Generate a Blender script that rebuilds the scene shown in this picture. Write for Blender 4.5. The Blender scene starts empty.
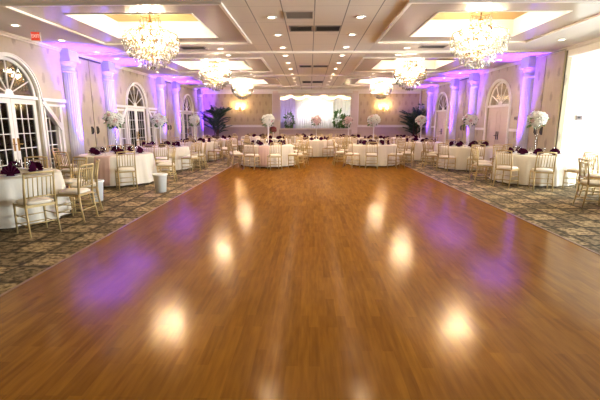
import bpy, math, random
from math import pi, sin, cos, tan, atan, atan2, sqrt, radians
from mathutils import Vector, Matrix
from mathutils.geometry import tessellate_polygon
random.seed(11)
SC = bpy.context.scene
COL = SC.collection
HC = 3.6                      # ceiling height
XL, XR = -6.95, 7.0           # side walls
YB, YF = 26.0, -4.0           # far wall, wall behind the camera
ORD = ['first', 'second', 'third', 'fourth', 'fifth', 'sixth', 'seventh', 'eighth', 'ninth', 'tenth', 'eleventh', 'twelfth',
       'thirteenth', 'fourteenth', 'fifteenth', 'sixteenth']

# ------------------------------------------------------------------ materials
def _mat(name):
    m = bpy.data.materials.new(name); m.use_nodes = True
    nt = m.node_tree; nt.nodes.clear()
    out = nt.nodes.new('ShaderNodeOutputMaterial')
    return m, nt, out
def N(nt, t, **kw):
    n = nt.nodes.new(t)
    for k, v in kw.items():
        if hasattr(n, k) and k not in ('Scale',):
            setattr(n, k, v)
        else:
            n.inputs[k].default_value = v
    return n
def L(nt, a, b): nt.links.new(a, b)
def math_node(nt, op, a, b=None):
    n = nt.nodes.new('ShaderNodeMath'); n.operation = op
    for i, v in enumerate((a, b)):
        if v is None: continue
        if isinstance(v, (int, float)): n.inputs[i].default_value = v
        else: L(nt, v, n.inputs[i])
    return n.outputs[0]
def mixc(nt, fac, a, b, mode='MIX'):
    n = nt.nodes.new('ShaderNodeMix'); n.data_type = 'RGBA'; n.blend_type = mode
    if isinstance(fac, (int, float)): n.inputs[0].default_value = fac
    else: L(nt, fac, n.inputs[0])
    for i, v in ((6, a), (7, b)):
        if isinstance(v, tuple): n.inputs[i].default_value = (*v[:3], 1)
        else: L(nt, v, n.inputs[i])
    return n.outputs[2]
def objco(nt):
    return nt.nodes.new('ShaderNodeTexCoord').outputs['Object']
def noise(nt, co, scale, detail=3, rough=.55):
    n = nt.nodes.new('ShaderNodeTexNoise'); n.inputs['Scale'].default_value = scale
    n.inputs['Detail'].default_value = detail; n.inputs['Roughness'].default_value = rough
    L(nt, co, n.inputs['Vector']); return n.outputs['Fac']
def ramp(nt, fac, a, b):
    n = nt.nodes.new('ShaderNodeMapRange'); n.inputs[1].default_value = a; n.inputs[2].default_value = b
    L(nt, fac, n.inputs[0]); return n.outputs[0]
def bsdf(nt, out, col=None, rough=.5, spec=.5, metal=0, coat=0, **kw):
    p = nt.nodes.new('ShaderNodeBsdfPrincipled')
    if isinstance(col, tuple): p.inputs['Base Color'].default_value = (*col, 1)
    elif col is not None: L(nt, col, p.inputs['Base Color'])
    if isinstance(rough, (int, float)): p.inputs['Roughness'].default_value = rough
    else: L(nt, rough, p.inputs['Roughness'])
    p.inputs['Specular IOR Level'].default_value = spec
    p.inputs['Metallic'].default_value = metal
    p.inputs['Coat Weight'].default_value = coat
    for k, v in kw.items(): p.inputs[k].default_value = v
    L(nt, p.outputs[0], out.inputs[0]); return p
def simple(name, col, rough=.5, spec=.5, metal=0, var=.06, scale=14, **kw):
    m, nt, out = _mat(name)
    co = objco(nt); f = noise(nt, co, scale)
    c = mixc(nt, f, tuple(v * (1 - var) for v in col), tuple(min(1, v * (1 + var)) for v in col))
    bsdf(nt, out, c, rough, spec, metal, **kw); return m
def bump(nt, p, h, strength, dist):
    b = nt.nodes.new('ShaderNodeBump'); b.inputs['Strength'].default_value = strength; b.inputs['Distance'].default_value = dist
    L(nt, h, b.inputs['Height']); L(nt, b.outputs[0], p.inputs['Normal'])

def m_wood_floor():
    m, nt, out = _mat('oak_strip_floor'); co = objco(nt)
    s = nt.nodes.new('ShaderNodeSeparateXYZ'); L(nt, co, s.inputs[0])
    cb = nt.nodes.new('ShaderNodeCombineXYZ'); L(nt, s.outputs[1], cb.inputs[0]); L(nt, s.outputs[0], cb.inputs[1])
    br = nt.nodes.new('ShaderNodeTexBrick'); L(nt, cb.outputs[0], br.inputs['Vector'])
    br.offset = .37; br.offset_frequency = 2; br.squash = 1; br.inputs['Scale'].default_value = 1
    br.inputs['Brick Width'].default_value = .52; br.inputs['Row Height'].default_value = .075
    br.inputs['Mortar Size'].default_value = 0.0; br.inputs['Mortar Smooth'].default_value = .3; br.inputs['Bias'].default_value = 0
    br.inputs['Color1'].default_value = (.0, .0, .0, 1); br.inputs['Color2'].default_value = (1, 1, 1, 1); br.inputs['Mortar'].default_value = (.12, .12, .12, 1)
    mp = nt.nodes.new('ShaderNodeMapping'); mp.inputs['Scale'].default_value = (9, .9, 1); L(nt, co, mp.inputs[0])
    g = noise(nt, mp.outputs[0], 3.2, 2, .5)
    patch = noise(nt, co, .55, 2, .5)
    c = mixc(nt, br.outputs['Color'], (.105, .040, .0048), (.195, .080, .0085))
    c = mixc(nt, .5, c, mixc(nt, ramp(nt, g, .3, .72), (.105, .040, .0048), (.215, .090, .0095)))
    c = mixc(nt, ramp(nt, patch, .35, .7), c, mixc(nt, .22, c, (.11, .043,.006)))
    r = math_node(nt, 'ADD', math_node(nt, 'MULTIPLY', noise(nt, co, 2.2, 3), .10), FLOOR_ROUGH)
    d = nt.nodes.new('ShaderNodeBsdfDiffuse'); L(nt, c, d.inputs[0])
    g2 = N(nt, 'ShaderNodeBsdfGlossy', Color=(1, .80, .62, 1)); L(nt, r, g2.inputs['Roughness'])
    fr = N(nt, 'ShaderNodeFresnel', IOR=1.34); mx = nt.nodes.new('ShaderNodeMixShader')
    L(nt, math_node(nt, 'MINIMUM', math_node(nt, 'MULTIPLY', fr.outputs[0], 1.1), .128), mx.inputs[0]); L(nt, d.outputs[0], mx.inputs[1]); L(nt, g2.outputs[0], mx.inputs[2]); L(nt, mx.outputs[0], out.inputs[0])
    return m
FLOOR_ROUGH = .11

def m_carpet():
    m, nt, out = _mat('patterned_carpet'); co = objco(nt)
    s = nt.nodes.new('ShaderNodeSeparateXYZ'); L(nt, co, s.inputs[0])
    T = .47
    w = nt.nodes.new('ShaderNodeTexNoise'); w.inputs['Scale'].default_value = 9; L(nt, co, w.inputs['Vector'])
    wob = math_node(nt, 'MULTIPLY', math_node(nt, 'SUBTRACT', w.outputs['Fac'], .5), .10)
    u = math_node(nt, 'DIVIDE', math_node(nt, 'ADD', s.outputs[0], wob), T); v = math_node(nt, 'DIVIDE', math_node(nt, 'ADD', s.outputs[1], wob), T)
    cb = nt.nodes.new('ShaderNodeCombineXYZ'); L(nt, u, cb.inputs[0]); L(nt, v, cb.inputs[1])
    ck = nt.nodes.new('ShaderNodeTexChecker'); ck.inputs['Scale'].default_value = 1; L(nt, cb.outputs[0], ck.inputs['Vector'])
    fu = math_node(nt, 'ABSOLUTE', math_node(nt, 'SUBTRACT', math_node(nt, 'FRACT', u), .5))
    fv = math_node(nt, 'ABSOLUTE', math_node(nt, 'SUBTRACT', math_node(nt, 'FRACT', v), .5))
    line = ramp(nt, math_node(nt, 'MAXIMUM', fu, fv), .40, .465)
    wh = nt.nodes.new('ShaderNodeTexWhiteNoise'); wh.noise_dimensions = '2D'
    fl = nt.nodes.new('ShaderNodeVectorMath'); fl.operation = 'FLOOR'; L(nt, cb.outputs[0], fl.inputs[0]); L(nt, fl.outputs[0], wh.inputs['Vector'])
    scroll = ramp(nt, noise(nt, co, 13, 3, .6), .40, .58)
    fine = noise(nt, co, 90, 2)
    a = mixc(nt, scroll, (.115, .078, .036), (.46, .34, .185))
    b = mixc(nt, scroll, (.020, .016, .010), (.115, .085, .046))
    c = mixc(nt, math_node(nt, 'MULTIPLY', ck.outputs['Fac'], .62), a, b)
    c = mixc(nt, math_node(nt, 'MULTIPLY', wh.outputs['Value'], .25), c, (.10, .075, .04))
    c = mixc(nt, math_node(nt, 'MULTIPLY', line, .75), c, (.020, .017, .012))
    p = bsdf(nt, out, c, .95, .12)
    bump(nt, p, fine, .3, .006); return m

def m_wallpaper(name, base, motif, cell=(.62, .78), rough=.55, spec=.3, weave=0):
    m, nt, out = _mat(name); co = objco(nt)
    s = nt.nodes.new('ShaderNodeSeparateXYZ'); L(nt, co, s.inputs[0])
    u0 = math_node(nt, 'ADD', s.outputs[0], s.outputs[1])
    row = math_node(nt, 'DIVIDE', s.outputs[2], cell[1])
    off = math_node(nt, 'MULTIPLY', math_node(nt, 'FLOOR', row), .5)
    u = math_node(nt, 'ADD', math_node(nt, 'DIVIDE', u0, cell[0]), off)
    du = math_node(nt, 'MULTIPLY', math_node(nt, 'SUBTRACT', math_node(nt, 'FRACT', u), .5), cell[0])
    dv = math_node(nt, 'MULTIPLY', math_node(nt, 'SUBTRACT', math_node(nt, 'FRACT', row), .5), cell[1])
    d = math_node(nt, 'ADD', math_node(nt, 'POWER', math_node(nt, 'DIVIDE', du, .075), 2), math_node(nt, 'POWER', math_node(nt, 'DIVIDE', dv, .15), 2))
    n1 = noise(nt, co, 22, 3)
    d = math_node(nt, 'ADD', d, math_node(nt, 'MULTIPLY', math_node(nt, 'SUBTRACT', n1, .5), 2.4))
    mask = math_node(nt, 'SUBTRACT', 1.0, ramp(nt, d, .35, 1.1))
    n2 = noise(nt, co, 5, 4)
    c = mixc(nt, n2, tuple(x * .88 for x in base), tuple(min(1, x * 1.1) for x in base))
    if weave:
        mp = nt.nodes.new('ShaderNodeMapping'); mp.inputs['Scale'].default_value = (60, 60, 2); L(nt, co, mp.inputs[0])
        c = mixc(nt, ramp(nt, noise(nt, mp.outputs[0], 1, 2), .3, .7), c, mixc(nt, weave, c, motif))
    c = mixc(nt, math_node(nt, 'MULTIPLY', mask, .6), c, motif)
    bsdf(nt, out, c, rough, spec); return m

def m_tile_ceiling():
    m, nt, out = _mat('ceiling_tiles'); co = objco(nt)
    s = nt.nodes.new('ShaderNodeSeparateXYZ'); L(nt, co, s.inputs[0])
    u = math_node(nt, 'DIVIDE', math_node(nt, 'ADD', s.outputs[0], .51 + 5.85), .585)
    v = math_node(nt, 'DIVIDE', math_node(nt, 'ADD', s.outputs[1], 10), 1.17)
    fu = math_node(nt, 'ABSOLUTE', math_node(nt, 'SUBTRACT', math_node(nt, 'FRACT', u), .5))
    fv = math_node(nt, 'ABSOLUTE', math_node(nt, 'SUBTRACT', math_node(nt, 'FRACT', v), .5))
    lu = ramp(nt, fu, .478, .49); lv = math_node(nt, 'MULTIPLY', ramp(nt, fv, .488, .495), .35)
    c = mixc(nt, noise(nt, co, 30, 3), (.78, .70, .585), (.85, .765, .65))
    c = mixc(nt, math_node(nt, 'MAXIMUM', lu, lv), c, (.28, .24, .20))
    bsdf(nt, out, c, .7, .2); return m

def m_glass(name, tint=(.9, .93, .92), refl=1.0):
    m, nt, out = _mat(name)
    t = N(nt, 'ShaderNodeBsdfTransparent', Color=(*tint, 1)); g = N(nt, 'ShaderNodeBsdfGlossy', Roughness=.03)
    g.inputs['Color'].default_value = (1, .97, .92, 1)
    fr = N(nt, 'ShaderNodeFresnel', IOR=1.55); mx = nt.nodes.new('ShaderNodeMixShader')
    f = math_node(nt, 'MULTIPLY', fr.outputs[0], refl)
    L(nt, f, mx.inputs[0]); L(nt, t.outputs[0], mx.inputs[1]); L(nt, g.outputs[0], mx.inputs[2]); L(nt, mx.outputs[0], out.inputs[0]); return m
def m_crystal(name):
    m, nt, out = _mat(name)
    t = N(nt, 'ShaderNodeBsdfTransparent', Color=(.96, .94, .90, 1)); g = N(nt, 'ShaderNodeBsdfGlossy', Roughness=.05)
    tr = N(nt, 'ShaderNodeBsdfTranslucent', Color=(.96, .93, .88, 1))
    a = N(nt, 'ShaderNodeMixShader', Fac=.12); b = nt.nodes.new('ShaderNodeMixShader')
    fr = N(nt, 'ShaderNodeFresnel', IOR=1.6)
    L(nt, t.outputs[0], a.inputs[1]); L(nt, tr.outputs[0], a.inputs[2])
    L(nt, fr.outputs[0], b.inputs[0]); L(nt, a.outputs[0], b.inputs[1]); L(nt, g.outputs[0], b.inputs[2]); L(nt, b.outputs[0], out.inputs[0]); return m
def m_emit(name, col, st, sample='AUTO'):
    m, nt, out = _mat(name); e = N(nt, 'ShaderNodeEmission', Color=(*col, 1), Strength=st); L(nt, e.outputs[0], out.inputs[0])
    m.cycles.emission_sampling = sample; return m
def m_cloth(name, col, trans=.15):
    m, nt, out = _mat(name); co = objco(nt)
    c = mixc(nt, noise(nt, co, 40, 2), tuple(x * .95 for x in col), tuple(min(1, x * 1.03) for x in col))
    d = nt.nodes.new('ShaderNodeBsdfDiffuse'); L(nt, c, d.inputs[0])
    t = nt.nodes.new('ShaderNodeBsdfTranslucent'); L(nt, c, t.inputs[0])
    mx = N(nt, 'ShaderNodeMixShader', Fac=trans); L(nt, d.outputs[0], mx.inputs[1]); L(nt, t.outputs[0], mx.inputs[2]); L(nt, mx.outputs[0], out.inputs[0]); return m

M = {
 'wood': m_wood_floor(), 'carpet': m_carpet(),
 'wall': m_wallpaper('cream_wallpaper', (.50, .42, .29), (.24, .18, .14)),
 'annex_wall': m_wallpaper('pale_wallpaper', (.80, .80, .76), (.45, .45, .42)),
 'door_paper': m_wallpaper('khaki_wallpaper', (.42, .345, .205), (.20, .16, .10), (.5, .66), weave=.25),
 'gold_paper': m_wallpaper('gold_wallpaper', (.52, .41, .22), (.30, .21, .10), (.40, .5), rough=.4, spec=.5, weave=.3),
 'dado': simple('mauve_dado', (.50, .38, .32), .55, .3),
 'trim': simple('white_trim_paint', (.80, .75, .69), .38, .5, var=.02),
 'beam': simple('cream_trim_paint', (.78, .70, .60), .4, .5, var=.02),
 'tiles': m_tile_ceiling(),
 'flat_ceil': simple('mauve_white_ceiling', (.70, .62, .53), .5, .3, var=.02, scale=3),
 'gloss_ceil': simple('lacquered_ceiling_panel', (.50, .41, .33), .16, .6, var=.03, scale=2),
 'recess': simple('coffer_white', (.86, .80, .70), .5, .3, var=.02),
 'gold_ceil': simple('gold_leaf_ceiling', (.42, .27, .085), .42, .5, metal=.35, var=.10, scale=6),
 'column': simple('white_column_plaster', (.52, .49, .54), .45, .4, var=.02),
 'pinkdoor': simple('blush_door_paint', (.66, .52, .46), .4, .4, var=.03),
 'glass': m_glass('door_glass', (.38, .37, .35), .35), 'clear': m_glass('clear_glass', (.97, .98, .98), 1.2),
 'dark_room': simple('dark_corridor', (.05, .030, .020), .6, .3, var=.2),  # gloom of the unlit corridor is put into this dark brown
 'brass': simple('polished_brass', (.80, .56, .22), .25, .5, metal=1, var=.03),
 'dark_metal': simple('dark_bronze', (.05, .04, .035), .35, .5, metal=.6),
 'black': simple('black_plastic', (.02, .02, .022), .45, .4),
 'gold': simple('champagne_gold_paint', (.50, .36, .155), .36, .5, metal=.2, var=.06, scale=30),
 'cushion': m_cloth('ivory_cushion', (.78, .70, .58), 0),
 'cloth': m_cloth('ivory_linen', (.78, .71, .60), .12),
 'blush': m_cloth('blush_satin', (.66, .46, .38), .1),
 'plum': m_cloth('plum_napkin', (.055, .008, .028), .05),
 'plate': simple('white_china', (.82, .80, .76), .15, .5, var=.01),
 'board': simple('plywood_table', (.40, .27, .14), .6, .3),
 'crystal': m_crystal('cut_crystal'),
 'bulb': m_emit('candle_bulb', (1, .85, .62), 60, 'NONE'),
 'down': m_emit('downlight_lens', (1, .84, .62), 9),
 'fairy': m_emit('fairy_light', (1, .74, .36), 6, 'NONE'),
 'shade': m_emit('lit_lamp_shade', (1, .74, .38), 4),
 'exit': m_emit('exit_sign_face', (1, .10, .05), .30), 'exit_letter': m_emit('exit_letter', (1, .62, .5), .5),
 'violet': m_emit('violet_led', (.40, .16, 1), 10),
 'petal': m_cloth('white_petals', (.86, .84, .76), .2), 'petal2': m_cloth('blush_petals', (.72, .50, .45), .2), 'petal_dark': m_cloth('burgundy_petals', (.17, .05, .05), .1),
 'leaf': simple('green_leaf', (.075, .15, .04), .45, .4, var=.4, scale=20), 'palm': simple('palm_frond', (.030, .068, .030), .4, .4, var=.4, scale=9),
 'trunk': simple('palm_trunk', (.13, .085, .05), .8, .2, var=.3), 'pot': simple('dark_planter', (.07, .05, .04), .4, .4),
 'bin': simple('white_bin', (.82, .82, .80), .4, .4, var=.02), 'plaster_grey': simple('vent_grey', (.30, .25, .21), .5, .3), 'vent_dark': simple('vent_dark', (.035, .028, .022), .5, .3),
 'device': simple('grey_device', (.26, .20, .19), .5, .3),
 'drape': m_cloth('white_voile', (.88, .88, .88), .45), 'lilac': m_cloth('violet_lit_voile', (.62, .55, .74), .3),  # purple light on the side drape is put into the lilac cloth colour
}

# ------------------------------------------------------------------ mesh builder
class MB:
    def __init__(s): s.v = []; s.f = []; s.m = []; s.sm = []; s.cur = 0; s.smooth = True
    def add(s, vs, fs, smooth=None):
        o = len(s.v); s.v += [tuple(p) for p in vs]
        for f in fs:
            s.f.append(tuple(i + o for i in f)); s.m.append(s.cur); s.sm.append(s.smooth if smooth is None else smooth)
        return s
    def box(s, x0, x1, y0, y1, z0, z1):
        vs = [(x0, y0, z0), (x1, y0, z0), (x1, y1, z0), (x0, y1, z0), (x0, y0, z1), (x1, y0, z1), (x1, y1, z1), (x0, y1, z1)]
        return s.add(vs, [(3, 2, 1, 0), (4, 5, 6, 7), (0, 1, 5, 4), (1, 2, 6, 5), (2, 3, 7, 6), (3, 0, 4, 7)], False)
    def tube(s, pts, r, n=6, caps=True, flat=1.0):
        pts = [Vector(p) for p in pts]; k = len(pts)
        rs = r if isinstance(r, (list, tuple)) else [r] * k
        vs = []; up = Vector((0, 0, 1)); prev = None
        for i, p in enumerate(pts):
            d = (pts[min(i + 1, k - 1)] - pts[max(i - 1, 0)]).normalized()
            if prev is None:
                a = d.cross(up)
                if a.length < 1e-3: a = d.cross(Vector((0, 1, 0)))
                a.normalize()
            else: a = (prev - d * prev.dot(d)).normalized()
            prev = a; b = d.cross(a)
            for j in range(n):
                t = 2 * pi * j / n; vs.append(p + a * (rs[i] * cos(t)) + b * (rs[i] * flat * sin(t)))
        fs = []
        for i in range(k - 1):
            for j in range(n): fs.append((i * n + j, i * n + (j + 1) % n, (i + 1) * n + (j + 1) % n, (i + 1) * n + j))
        if caps: fs += [tuple(range(n - 1, -1, -1)), tuple((k - 1) * n + j for j in range(n))]
        return s.add(vs, fs)
    def lathe(s, prof, n=16, c=(0, 0, 0), a0=0, a1=2 * pi, caps=True):
        full = abs(a1 - a0 - 2 * pi) < 1e-6; m = n if full else n + 1; vs = []; fs = []
        for r, z in prof:
            for j in range(m):
                t = a0 + (a1 - a0) * j / n; vs.append((c[0] + r * cos(t), c[1] + r * sin(t), c[2] + z))
        for i in range(len(prof) - 1):
            for j in range(n):
                q = (j + 1) % m; fs.append((i * m + j, i * m + q, (i + 1) * m + q, (i + 1) * m + j))
        if caps and full:
            if prof[0][0] > 1e-4: fs.append(tuple(range(m - 1, -1, -1)))
            if prof[-1][0] > 1e-4: fs.append(tuple((len(prof) - 1) * m + j for j in range(m)))
        return s.add(vs, fs)
    def ball(s, c, r, n=8, k=5, sq=1.0):
        prof = [(r * sin(pi * i / k), -r * sq * cos(pi * i / k)) for i in range(k + 1)]
        prof[0] = (1e-5, prof[0][1]); prof[-1] = (1e-5, prof[-1][1])
        return s.lathe(prof, n, c, caps=False)
    def gem(s, c, r, h):
        x, y, z = c
        vs = [(x, y, z + h * .35), (x + r, y, z), (x, y + r, z), (x - r, y, z), (x, y - r, z), (x, y, z - h * .65)]
        return s.add(vs, [(0, 1, 2), (0, 2, 3), (0, 3, 4), (0, 4, 1), (5, 2, 1), (5, 3, 2), (5, 4, 3), (5, 1, 4)], False)
    def mesh(s, name, mats):
        me = bpy.data.meshes.new(name); me.from_pydata(s.v, [], s.f)
        for m in (mats if isinstance(mats, (list, tuple)) else [mats]): me.materials.append(m)
        me.polygons.foreach_set('material_index', s.m); me.polygons.foreach_set('use_smooth', s.sm)
        me.update(); return me
    def build(s, name, mats, parent=None):
        o = bpy.data.objects.new(name, s.mesh(name, mats)); COL.objects.link(o)
        if parent is not None: o.parent = parent
        return o
def recalc(o):
    import bmesh
    b = bmesh.new(); b.from_mesh(o.data); bmesh.ops.recalc_face_normals(b, faces=b.faces); b.to_mesh(o.data); b.free(); return o
def tag(o, label=None, cat=None, group=None, kind=None):
    if label: o['label'] = label
    if cat: o['category'] = cat
    if group: o['group'] = group
    if kind: o['kind'] = kind
    return o
def empty(name, loc=(0, 0, 0), rz=0, parent=None):
    o = bpy.data.objects.new(name, None); o.empty_display_size = .1; o.location = loc; o.rotation_euler = (0, 0, rz); COL.objects.link(o)
    if parent is not None: o.parent = parent
    return o
def struct(o): o['kind'] = 'structure'; return o
def kids(o): return list(o.children)
def copy_tree(o, parent=None):
    c = o.copy(); COL.objects.link(c)
    if parent is not None: c.parent = parent
    for ch in kids(o): copy_tree(ch, c)
    return c
def inst(mesh, name, parent, loc=(0, 0, 0)):
    o = bpy.data.objects.new(name, mesh); COL.objects.link(o); o.parent = parent; o.location = loc; return o

# ------------------------------------------------------------------ camera
F = 400.0; VX, VY, CH = 310.0, 122.0, 1.6
pitch = atan((200 - VY) / F); yaw = atan((VX - 300) / (F / cos(pitch)))
cam = bpy.data.objects.new('camera', bpy.data.cameras.new('camera')); COL.objects.link(cam)
cam.data.sensor_width = 36; cam.data.lens = 36 * F / 600; cam.data.clip_start = .05; cam.data.clip_end = 200
cam.location = (0, 0, CH); cam.rotation_euler = (pi / 2 - pitch, 0, yaw); SC.camera = cam
_fw = Vector((-sin(yaw) * cos(pitch), cos(yaw) * cos(pitch), -sin(pitch))); _rt = Vector((cos(yaw), sin(yaw), 0)); _up = _rt.cross(_fw)
def px(p):
    v = Vector(p) - Vector((0, 0, CH)); d = v.dot(_fw)
    return (300 + F * v.dot(_rt) / d, 200 - F * v.dot(_up) / d) if d > .05 else (1e5, 1e5)

# ------------------------------------------------------------------ room shell
FX0, FX1, FY1 = -2.88, 3.55, 19.0      # the dance floor
struct(MB().box(FX0, FX1, YF, FY1, -.06, 0.0).build('floor', M['wood']))
b = MB(); b.box(-10.2, FX0 - .03, YF, YB + .1, -.06, -.004); b.box(FX1 + .03, 13, YF, YB + .1, -.06, -.004); b.box(FX0 - .03, FX1 + .03, FY1 + .03, YB + .1, -.06, -.004)
struct(b.build('floor_carpet', M['carpet']))
b = MB(); b.box(FX0 - .03, FX0, YF, FY1 + .03, -.05, .006); b.box(FX1, FX1 + .03, YF, FY1 + .03, -.05, .006); b.box(FX0, FX1, FY1, FY1 + .03, -.05, .006)
struct(b.build('trim_dance_floor', simple('floor_edge_strip', (.20, .10, .05), .4, .5)))

def arch_pts(c, w, spring, n=20):      # opening outline in (u, z) for a round topped door, from the floor up
    p = [(c + w, 0), (c + w, spring)]
    p += [(c + w * cos(pi * i / n), spring + w * sin(pi * i / n)) for i in range(1, n)]
    return p + [(c - w, spring), (c - w, 0)]
def wall_panel(name, mat, outline, holes, X, thick, side):
    """vertical wall in the plane x = X pierced by holes; the room lies on the +x side when side = 1"""
    mb = MB()
    polys = [[Vector((u, z, 0)) for u, z in outline]] + [[Vector((u, z, 0)) for u, z in h] for h in holes]
    flat = [q for pl in polys for q in pl]
    tris = tessellate_polygon(polys)
    for x in (X, X - side * thick): mb.add([(x, q.x, q.y) for q in flat], tris, False)
    for pl in polys:
        k = len(pl)
        mb.add([(X, q.x, q.y) for q in pl] + [(X - side * thick, q.x, q.y) for q in pl], [(i, (i + 1) % k, k + (i + 1) % k, k + i) for i in range(k)], False)
    return struct(recalc(mb.build(name, mat)))

ARCH_L = [9.45, 16.3, 23.15]; ARCH_R = [15.45, 21.95]
AW, SPR = .90, 2.17
def side_light(c, s):                  # sloped sidelight beside an arched door
    return [(c + s * 1.08, .25), (c + s * 1.60, .25), (c + s * 1.60, 1.52), (c + s * 1.08, 2.0)]
holes = []
for c in ARCH_L:
    holes.append(arch_pts(c, AW, SPR))
    for s in (-1, 1): holes.append(side_light(c, s))
wall_panel('wall_left', M['wall'], [(YF, 0), (YB, 0), (YB, HC), (YF, HC)], holes, XL, .18, 1)
OY0, OY1, OH = 2.6, 11.60, 3.34        # the wide opening to the daylit side room
wall_panel('wall_right', M['wall'], [(YF, 0), (OY0, 0), (OY0, HC - .02), (OY1, HC - .02), (OY1, 0), (YB, 0), (YB, HC), (YF, HC)], [arch_pts(c, AW, SPR) for c in ARCH_R], XR, .12, -1)
# dark corridor behind the french doors
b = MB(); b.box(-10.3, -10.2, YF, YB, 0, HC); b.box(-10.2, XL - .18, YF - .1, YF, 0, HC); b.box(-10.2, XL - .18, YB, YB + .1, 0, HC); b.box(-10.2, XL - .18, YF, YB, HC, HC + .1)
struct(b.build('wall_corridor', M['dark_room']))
b = MB(); b.box(XL - .2, 13, YF - .15, YF, 0, HC + .7); struct(b.build('wall_near', M['wall']))
# vestibules behind the blush doors
b = MB()
for c in ARCH_R: b.box(XR + .95, XR + 1.0, c - 1.3, c + 1.3, 0, HC); b.box(XR + .12, XR + .95, c - 1.35, c - 1.3, 0, HC); b.box(XR + .12, XR + .95, c + 1.3, c + 1.35, 0, HC); b.box(XR + .12, XR + 1, c - 1.35, c + 1.35, HC, HC + .05)
struct(b.build('wall_vestibule', M['pinkdoor']))
# far wall with the wide alcove opening
AX0, AX1, AZ0, AZ1 = -1.9, 2.56, 1.20, 3.27
b = MB()
b.box(XL - .2, AX0, YB, YB + .2, 0, HC + .6); b.box(AX1, XR + .2, YB, YB + .2, 0, HC + .6); b.box(AX0, AX1, YB, YB + .2, AZ1, HC + .6); b.box(AX0, AX1, YB, YB + .2, 0, AZ0)
struct(b.build('wall_back', M['dado']))
# ceiling with six coffers
CY = [9.05, 15.0, 20.9]; CXc = [-3.43, 3.57]
OW, OD = 1.22, 1.10                    # half size of a recess
GW, GD = 1.92, 1.80                    # half size of the moulded frame
RH = .36
xs = sorted({XL - .2, XR + .2, -1.5, 1.66, *[c + s * w for c in CXc for s in (-1, 1) for w in (OW, GW)]})
ys = sorted({YF, YB, *[c + s * w for c in CY for s in (-1, 1) for w in (OD, GD)]})
b = MB()
for i in range(len(xs) - 1):
    for j in range(len(ys) - 1):
        xm, ym = (xs[i] + xs[i + 1]) / 2, (ys[j] + ys[j + 1]) / 2
        def within(w, d): return any(abs(xm - cx) < w and abs(ym - cy) < d for cx in CXc for cy in CY)
        if within(OW, OD): continue
        b.cur = 1 if within(GW, GD) else (0 if -1.5 < xm < 1.66 else 2)
        b.box(xs[i], xs[i + 1], ys[j], ys[j + 1], HC, HC + .1)
for cx in CXc:
    for cy in CY:
        b.cur = 3
        b.box(cx - OW, cx - OW + .03, cy - OD, cy + OD, HC - .012, HC + RH); b.box(cx + OW - .03, cx + OW, cy - OD, cy + OD, HC - .012, HC + RH)
        b.box(cx - OW + .03, cx + OW - .03, cy - OD, cy - OD + .03, HC - .012, HC + RH); b.box(cx - OW + .03, cx + OW - .03, cy + OD - .03, cy + OD, HC - .012, HC + RH)
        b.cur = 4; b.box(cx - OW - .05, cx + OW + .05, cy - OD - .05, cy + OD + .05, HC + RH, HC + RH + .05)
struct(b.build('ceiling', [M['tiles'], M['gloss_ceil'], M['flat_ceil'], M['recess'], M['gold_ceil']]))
# mouldings round the coffers and cross trims
def rect_frame(mb, x0, x1, y0, y1, z0, z1, w):
    mb.box(x0, x1, y0, y0 + w, z0, z1); mb.box(x0, x1, y1 - w, y1, z0, z1); mb.box(x0, x0 + w, y0 + w, y1 - w, z0, z1); mb.box(x1 - w, x1, y0 + w, y1 - w, z0, z1)
n_t = 1
for cx in CXc:
    for cy in CY:
        b = MB(); rect_frame(b, cx - GW, cx + GW, cy - GD, cy + GD, HC - .04, HC + .002, .06)
        struct(b.build('trim_%d' % n_t, M['beam'])); n_t += 1
for y in (6.35, 12.2, 18.05, 23.7):
    b = MB(); b.box(XL, XR, y - .07, y + .07, HC - .05, HC + .002); b.box(XL, XR, y - .11, y + .11, HC - .02, HC + .002)
    struct(b.build('trim_%d' % n_t, M['beam'])); n_t += 1
# crown mouldings and back wall joinery
def crown(mb, x0, x1, y0, y1):
    mb.box(x0, x1, y0, y1, HC - .06, HC + .002)
b = MB(); b.box(XL, XL + .07, YF, YB, HC - .05, HC); b.box(XL, XL + .035, YF, YB, HC - .09, HC - .05); struct(b.build('trim_%d' % n_t, M['flat_ceil'])); n_t += 1
b = MB(); b.box(XR - .07, XR, YF, YB, HC - .05, HC); b.box(XR - .035, XR, YF, YB, HC - .09, HC - .05); struct(b.build('trim_%d' % n_t, M['flat_ceil'])); n_t += 1
b = MB(); b.box(XL + .1, XR - .1, YB - .16, YB, HC - .10, HC); b.box(XL + .1, XR - .1, YB - .10, YB, HC - .22, HC - .10); struct(b.build('trim_%d' % n_t, M['trim'])); n_t += 1
b = MB(); b.box(XL, AX0 - .28, YB - .06, YB, 1.28, 1.37); b.box(AX1 + .28, XR, YB - .06, YB, 1.28, 1.37); struct(b.build('trim_%d' % n_t, M['trim'])); n_t += 1
b = MB()
b.box(AX0 - .45, AX0 - .1, YB - .14, YB, 0, HC - .1); b.box(AX1 + .1, AX1 + .45, YB - .14, YB, 0, HC - .1)
b.box(AX0 - .1, AX0, YB - .08, YB + .2, AZ0, AZ1); b.box(AX1, AX1 + .1, YB - .08, YB + .2, AZ0, AZ1); b.box(AX0 - .1, AX1 + .1, YB - .08, YB + .2, AZ1, AZ1 + .12); b.box(AX0 - .1, AX1 + .1, YB - .12, YB + .22, AZ0 - .07, AZ0)
struct(b.build('trim_alcove', simple('blush_trim_paint', (.70, .58, .50), .4, .4, var=.02)))
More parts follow.
